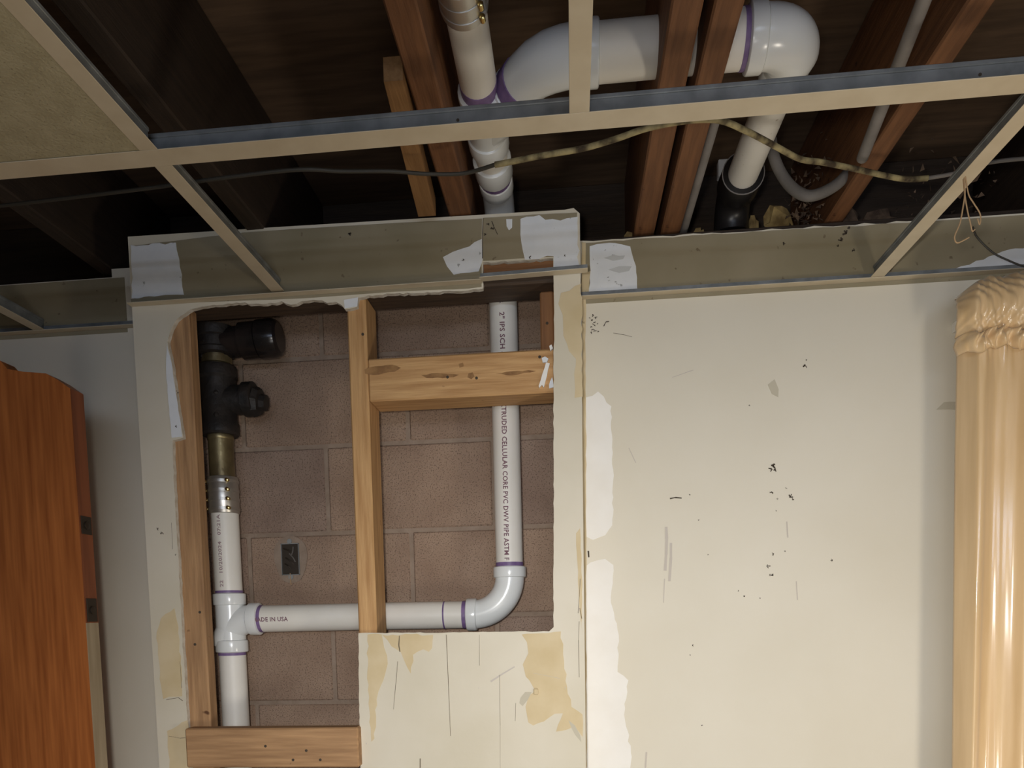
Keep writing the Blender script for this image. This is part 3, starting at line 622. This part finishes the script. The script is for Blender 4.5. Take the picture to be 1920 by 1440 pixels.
g0, g1 = U(1336, 235, Z=.80), U(1292, 400, Z=.80)
tag(tube('thin_grey_pipe', [(.2465, g0.y-.06, CZ+.812), (.2465, g0.y, CZ+.812), (.247, 1.86, CZ+.812)], .0085, M['grey_tube'], None, 12), 'thin grey pipe against the right face of the paired joists', 'tube')
def string(name, pxs, y, r, mat, label):
    return tag(tube(name, smooth_path([U(a, b, Y=y) for a, b in pxs], 5), r, mat, None, 6), label, 'string')
string('string_loop', [(1808, 333), (1809, 364), (1806, 386), (1800, 418), (1790, 443), (1794, 455), (1806, 451), (1817, 445)], 1.355, .0011, M['twine'], 'long tan string loop dangling right of the right cross tee')
string('string_loop', [(1810, 331), (1816, 364), (1825, 380), (1838, 402), (1837, 421), (1833, 410)], 1.36, .0010, M['twine'], 'short tan string loop curling beside the long one')
string('string_loop', [(1806, 336), (1810, 372), (1815, 400), (1819, 416), (1823, 433), (1828, 430)], 1.365, .0010, M['twine'], 'middle strand of the tan string tangle')
string('thin_wire', [(1824, 425), (1832, 445), (1861, 473), (1888, 487), (1915, 498), (1950, 508)], 1.70, .0016, M['dark_wire'], 'thin dark wire drooping to the top of the curtain')
# pale tape scrap by the black elbow
tag(box('pale_label', U(1347, 331, Y=1.80)+Vector((0, -.001, 0)), U(1378, 300, Y=1.80)+Vector((0, .02, .004)), M['compound']), 'pale blue white scrap behind the black elbow', 'scrap')
# crumpled debris on the ledge behind the wall top
def crumple(name, px, py, y, w, h, mat, label, n=26, seed=1):
    rnd = random.Random(seed); c = U(px, py, Y=y); bm = bmesh.new()
    bmesh.ops.create_icosphere(bm, subdivisions=2, radius=1)
    for v in bm.verts:
        k = rnd.uniform(.45, 1.15); v.co = Vector((c.x+v.co.x*w*k, c.y+v.co.y*w*.45*k, ZJ-.004+(v.co.z+.95)*h*k*.55))
    return tag(from_bm(name, bm, mat), label, 'debris', 'scraps on the ledge behind the wall top')
crumple('plaster_scrap', 1458, 402, 1.835, .038, .062, M['dust'], 'largest crumpled tan scrap on the ledge, right of the black elbow', seed=2)
crumple('plaster_scrap', 1412, 415, 1.835, .012, .045, M['dust'], 'small tan scrap between black elbow and the largest scrap', seed=5)
crumple('plaster_scrap', 1185, 432, 1.835, .030, .040, M['dust'], 'tan scrap on the ledge left of the paired joists', seed=7)
crumple('plaster_scrap', 1308, 425, 1.835, .018, .036, M['dust'], 'pale scrap on the ledge right beside the paired joists', seed=9)
crumple('dust_clump', 1590, 418, 1.835, .030, .042, M['fluff'], 'brown dust clump on the ledge above the grimy wall stain', seed=11)
crumple('dust_clump', 1640, 408, 1.835, .045, .040, M['fluff'], 'wide dust clump on the ledge left of the right cross tee', seed=13)
# lint and cobweb in the right joist bay, too fine to count
lb = bmesh.new(); rnd = random.Random(4)
for i in range(260):
    x = rnd.uniform(.458, .525) if rnd.random() < .6 else rnd.uniform(.69, .86)
    y = rnd.uniform(1.72, 1.86); z = ZJ-.002 + abs(rnd.gauss(0, .06)); a = Vector((x, y, z)); s = rnd.uniform(.004, .012)
    vs = [lb.verts.new(a+Vector((rnd.uniform(-s, s), rnd.uniform(-s, s), rnd.uniform(-s, s)))) for _ in range(3)]; lb.faces.new(vs)
lint = from_bm('lint_fluff', lb, M['fluff']); tag(lint, 'dusty brown lint and torn insulation packed in the right joist bay', 'lint', kind='stuff')

# ------------------------------------------------------------------ door leaf on the left
YD = 1.45; TH = .040
dr = tag(empty('wooden_door', (-1.05, YD, 0)), 'orange brown varnished wooden door leaf standing open at the left edge', 'door')
face = pxz([(-150, 640), (-60, 664), (0, 676), (14, 692), (45, 697), (86, 700), (108, 712), (131, 728)], YD)
fx = face[-1][0]
sheet('leaf', [face+[(fx, 0), (face[0][0]-.5, 0), (face[0][0]-.5, face[0][1])]], YD, YD+TH, M['door'], dr)
zt = face[-1][1]; zc = U(165, 1168, Y=YD).z
eg = box('edge_strip', (fx, YD+.0005, zc), (fx+.0012, YD+TH, zt-.001), M['door_edge'], dr, 0)
box('edge_strip', (fx, YD+.0005, 0), (fx+.0012, YD+TH, zc), M['raw_edge'], dr, 0)['label'] = 'bare lighter lower part of the door edge'
for ya, yb_ in ((966, 1000), (1122, 1166)):
    za, zb_ = U(150, ya, Y=YD).z, U(155, yb_, Y=YD).z
    pl = box('latch_plate', (fx+.0010, YD+.004, zb_), (fx+.0030, YD+TH-.004, za), M['latch'], dr, .0004)
    lathe('latch_bolt', (fx+.002, YD+TH/2, (za+zb_)/2), (fx+.006, YD+TH/2, (za+zb_)/2), [(0, .008), (.7, .008), (1, .005)], M['latch'], pl, 12)

# ------------------------------------------------------------------ curtain on the right
ct = tag(empty('window_curtain', (1.2, 1.645, .05)), 'gold satin curtain with gathered rod pocket header hanging at the right edge', 'curtain')
CX0, CX1 = .752, 1.75
def fold(s, z):
    drift = .012*math.sin(2.1*z+s*5)
    a = .0085*math.sin((s+drift)*2*math.pi/.086+3.6)+.0030*math.sin((s+drift*.6)*2*math.pi/.043+1.2+.3*z)
    a += .0006*math.sin(s*2*math.pi/.019+.8*z+1.0)+.006*math.sin(s*2*math.pi/.171)
    return a
def wrinkle(s, z):
    return .0032*math.sin(s*310+9*math.sin(z*40))+.0026*math.sin(s*173+z*60)+.0018*math.sin(s*520+z*25)
ztop, zg = CZ+.628, CZ+.508
NU, NV = 620, 90
def curtain_grid(zs, f):
    bm = bmesh.new(); rows = []
    for z in zs:
        rows.append([bm.verts.new(f(i/NU, z)) for i in range(NU+1)])
    for a in range(len(rows)-1):
        for i in range(NU): bm.faces.new((rows[a][i], rows[a][i+1], rows[a+1][i+1], rows[a+1][i]))
    return bm
def body(t, z):
    s = t*(CX1-CX0); k = min(1, .35+(zg-z)*3.2) if z < zg else .35
    back = .045*max(0, 1-s/.018)                         # the side edge turns back towards the wall
    lean = .012*(zg-z)/.85
    return Vector((CX0+s*(1)+lean-.012*(1-k)*0, 1.630+fold(s, z)*k+wrinkle(s, z)*max(0, 1-(zg-z)/.07)+back, z))
bm = curtain_grid([zg-(zg-.06)*j/NV for j in range(NV+1)], body)
o = from_bm('panel', bm, M['curtain'], ct, True); md = o.modifiers.new('thickness', 'SOLIDIFY'); md.thickness = .0015
def head(t, z):
    s = t*(CX1-CX0); q = (z-zg)/(ztop-zg); pf = math.sin(math.pi*min(1, max(0, q)))**.6
    rnd = math.sqrt(max(0, 1-min(1, s/.055)))           # rounded upper corner
    zz = zg+(z-zg)*(1-.22*rnd**2) + .004*math.sin(s*60)*q
    back = .04*max(0, 1-s/.02)
    return Vector((CX0-.016*pf+s-.004+.010*q*q*rnd, 1.633-.033*pf+fold(s*.9+.02, z)*(.30+.25*pf)+wrinkle(s, z)*(1.25-pf*.8)+back+.03*q*q, zz))
bm = curtain_grid([zg+(ztop-zg)*j/40 for j in range(41)], head)
o = from_bm('header', bm, M['curtain'], ct, True); md = o.modifiers.new('thickness', 'SOLIDIFY'); md.thickness = .0015
def ruffle(t, z):
    s = t*(CX1-CX0); q = (z-(zg-.035))/.05
    return Vector((CX0-.010*math.sin(math.pi*q)-.004+s*1.0, 1.622+fold(s+.01, z)*.4+wrinkle(s, z)*1.6-.010*math.sin(math.pi*q)+.04*max(0, 1-s/.015), z-.005*math.sin(s*75)+.003*math.sin(s*190)))
bm = curtain_grid([zg-.030+.036*j/8 for j in range(9)], ruffle)
o = from_bm('gather_seam', bm, M['curtain'], ct, True); md = o.modifiers.new('thickness', 'SOLIDIFY'); md.thickness = .0015
rod = tag(tube('curtain_rod', [(CX0+.02, 1.668, CZ+.566), (1.75, 1.668, CZ+.566)], .006, M['white_paint'], None, 10), 'white rod inside the curtain header', 'curtain rod')
box('bracket', (CX0+.03, 1.668, CZ+.556), (CX0+.045, YW-.001, CZ+.576), M['white_paint'], rod)
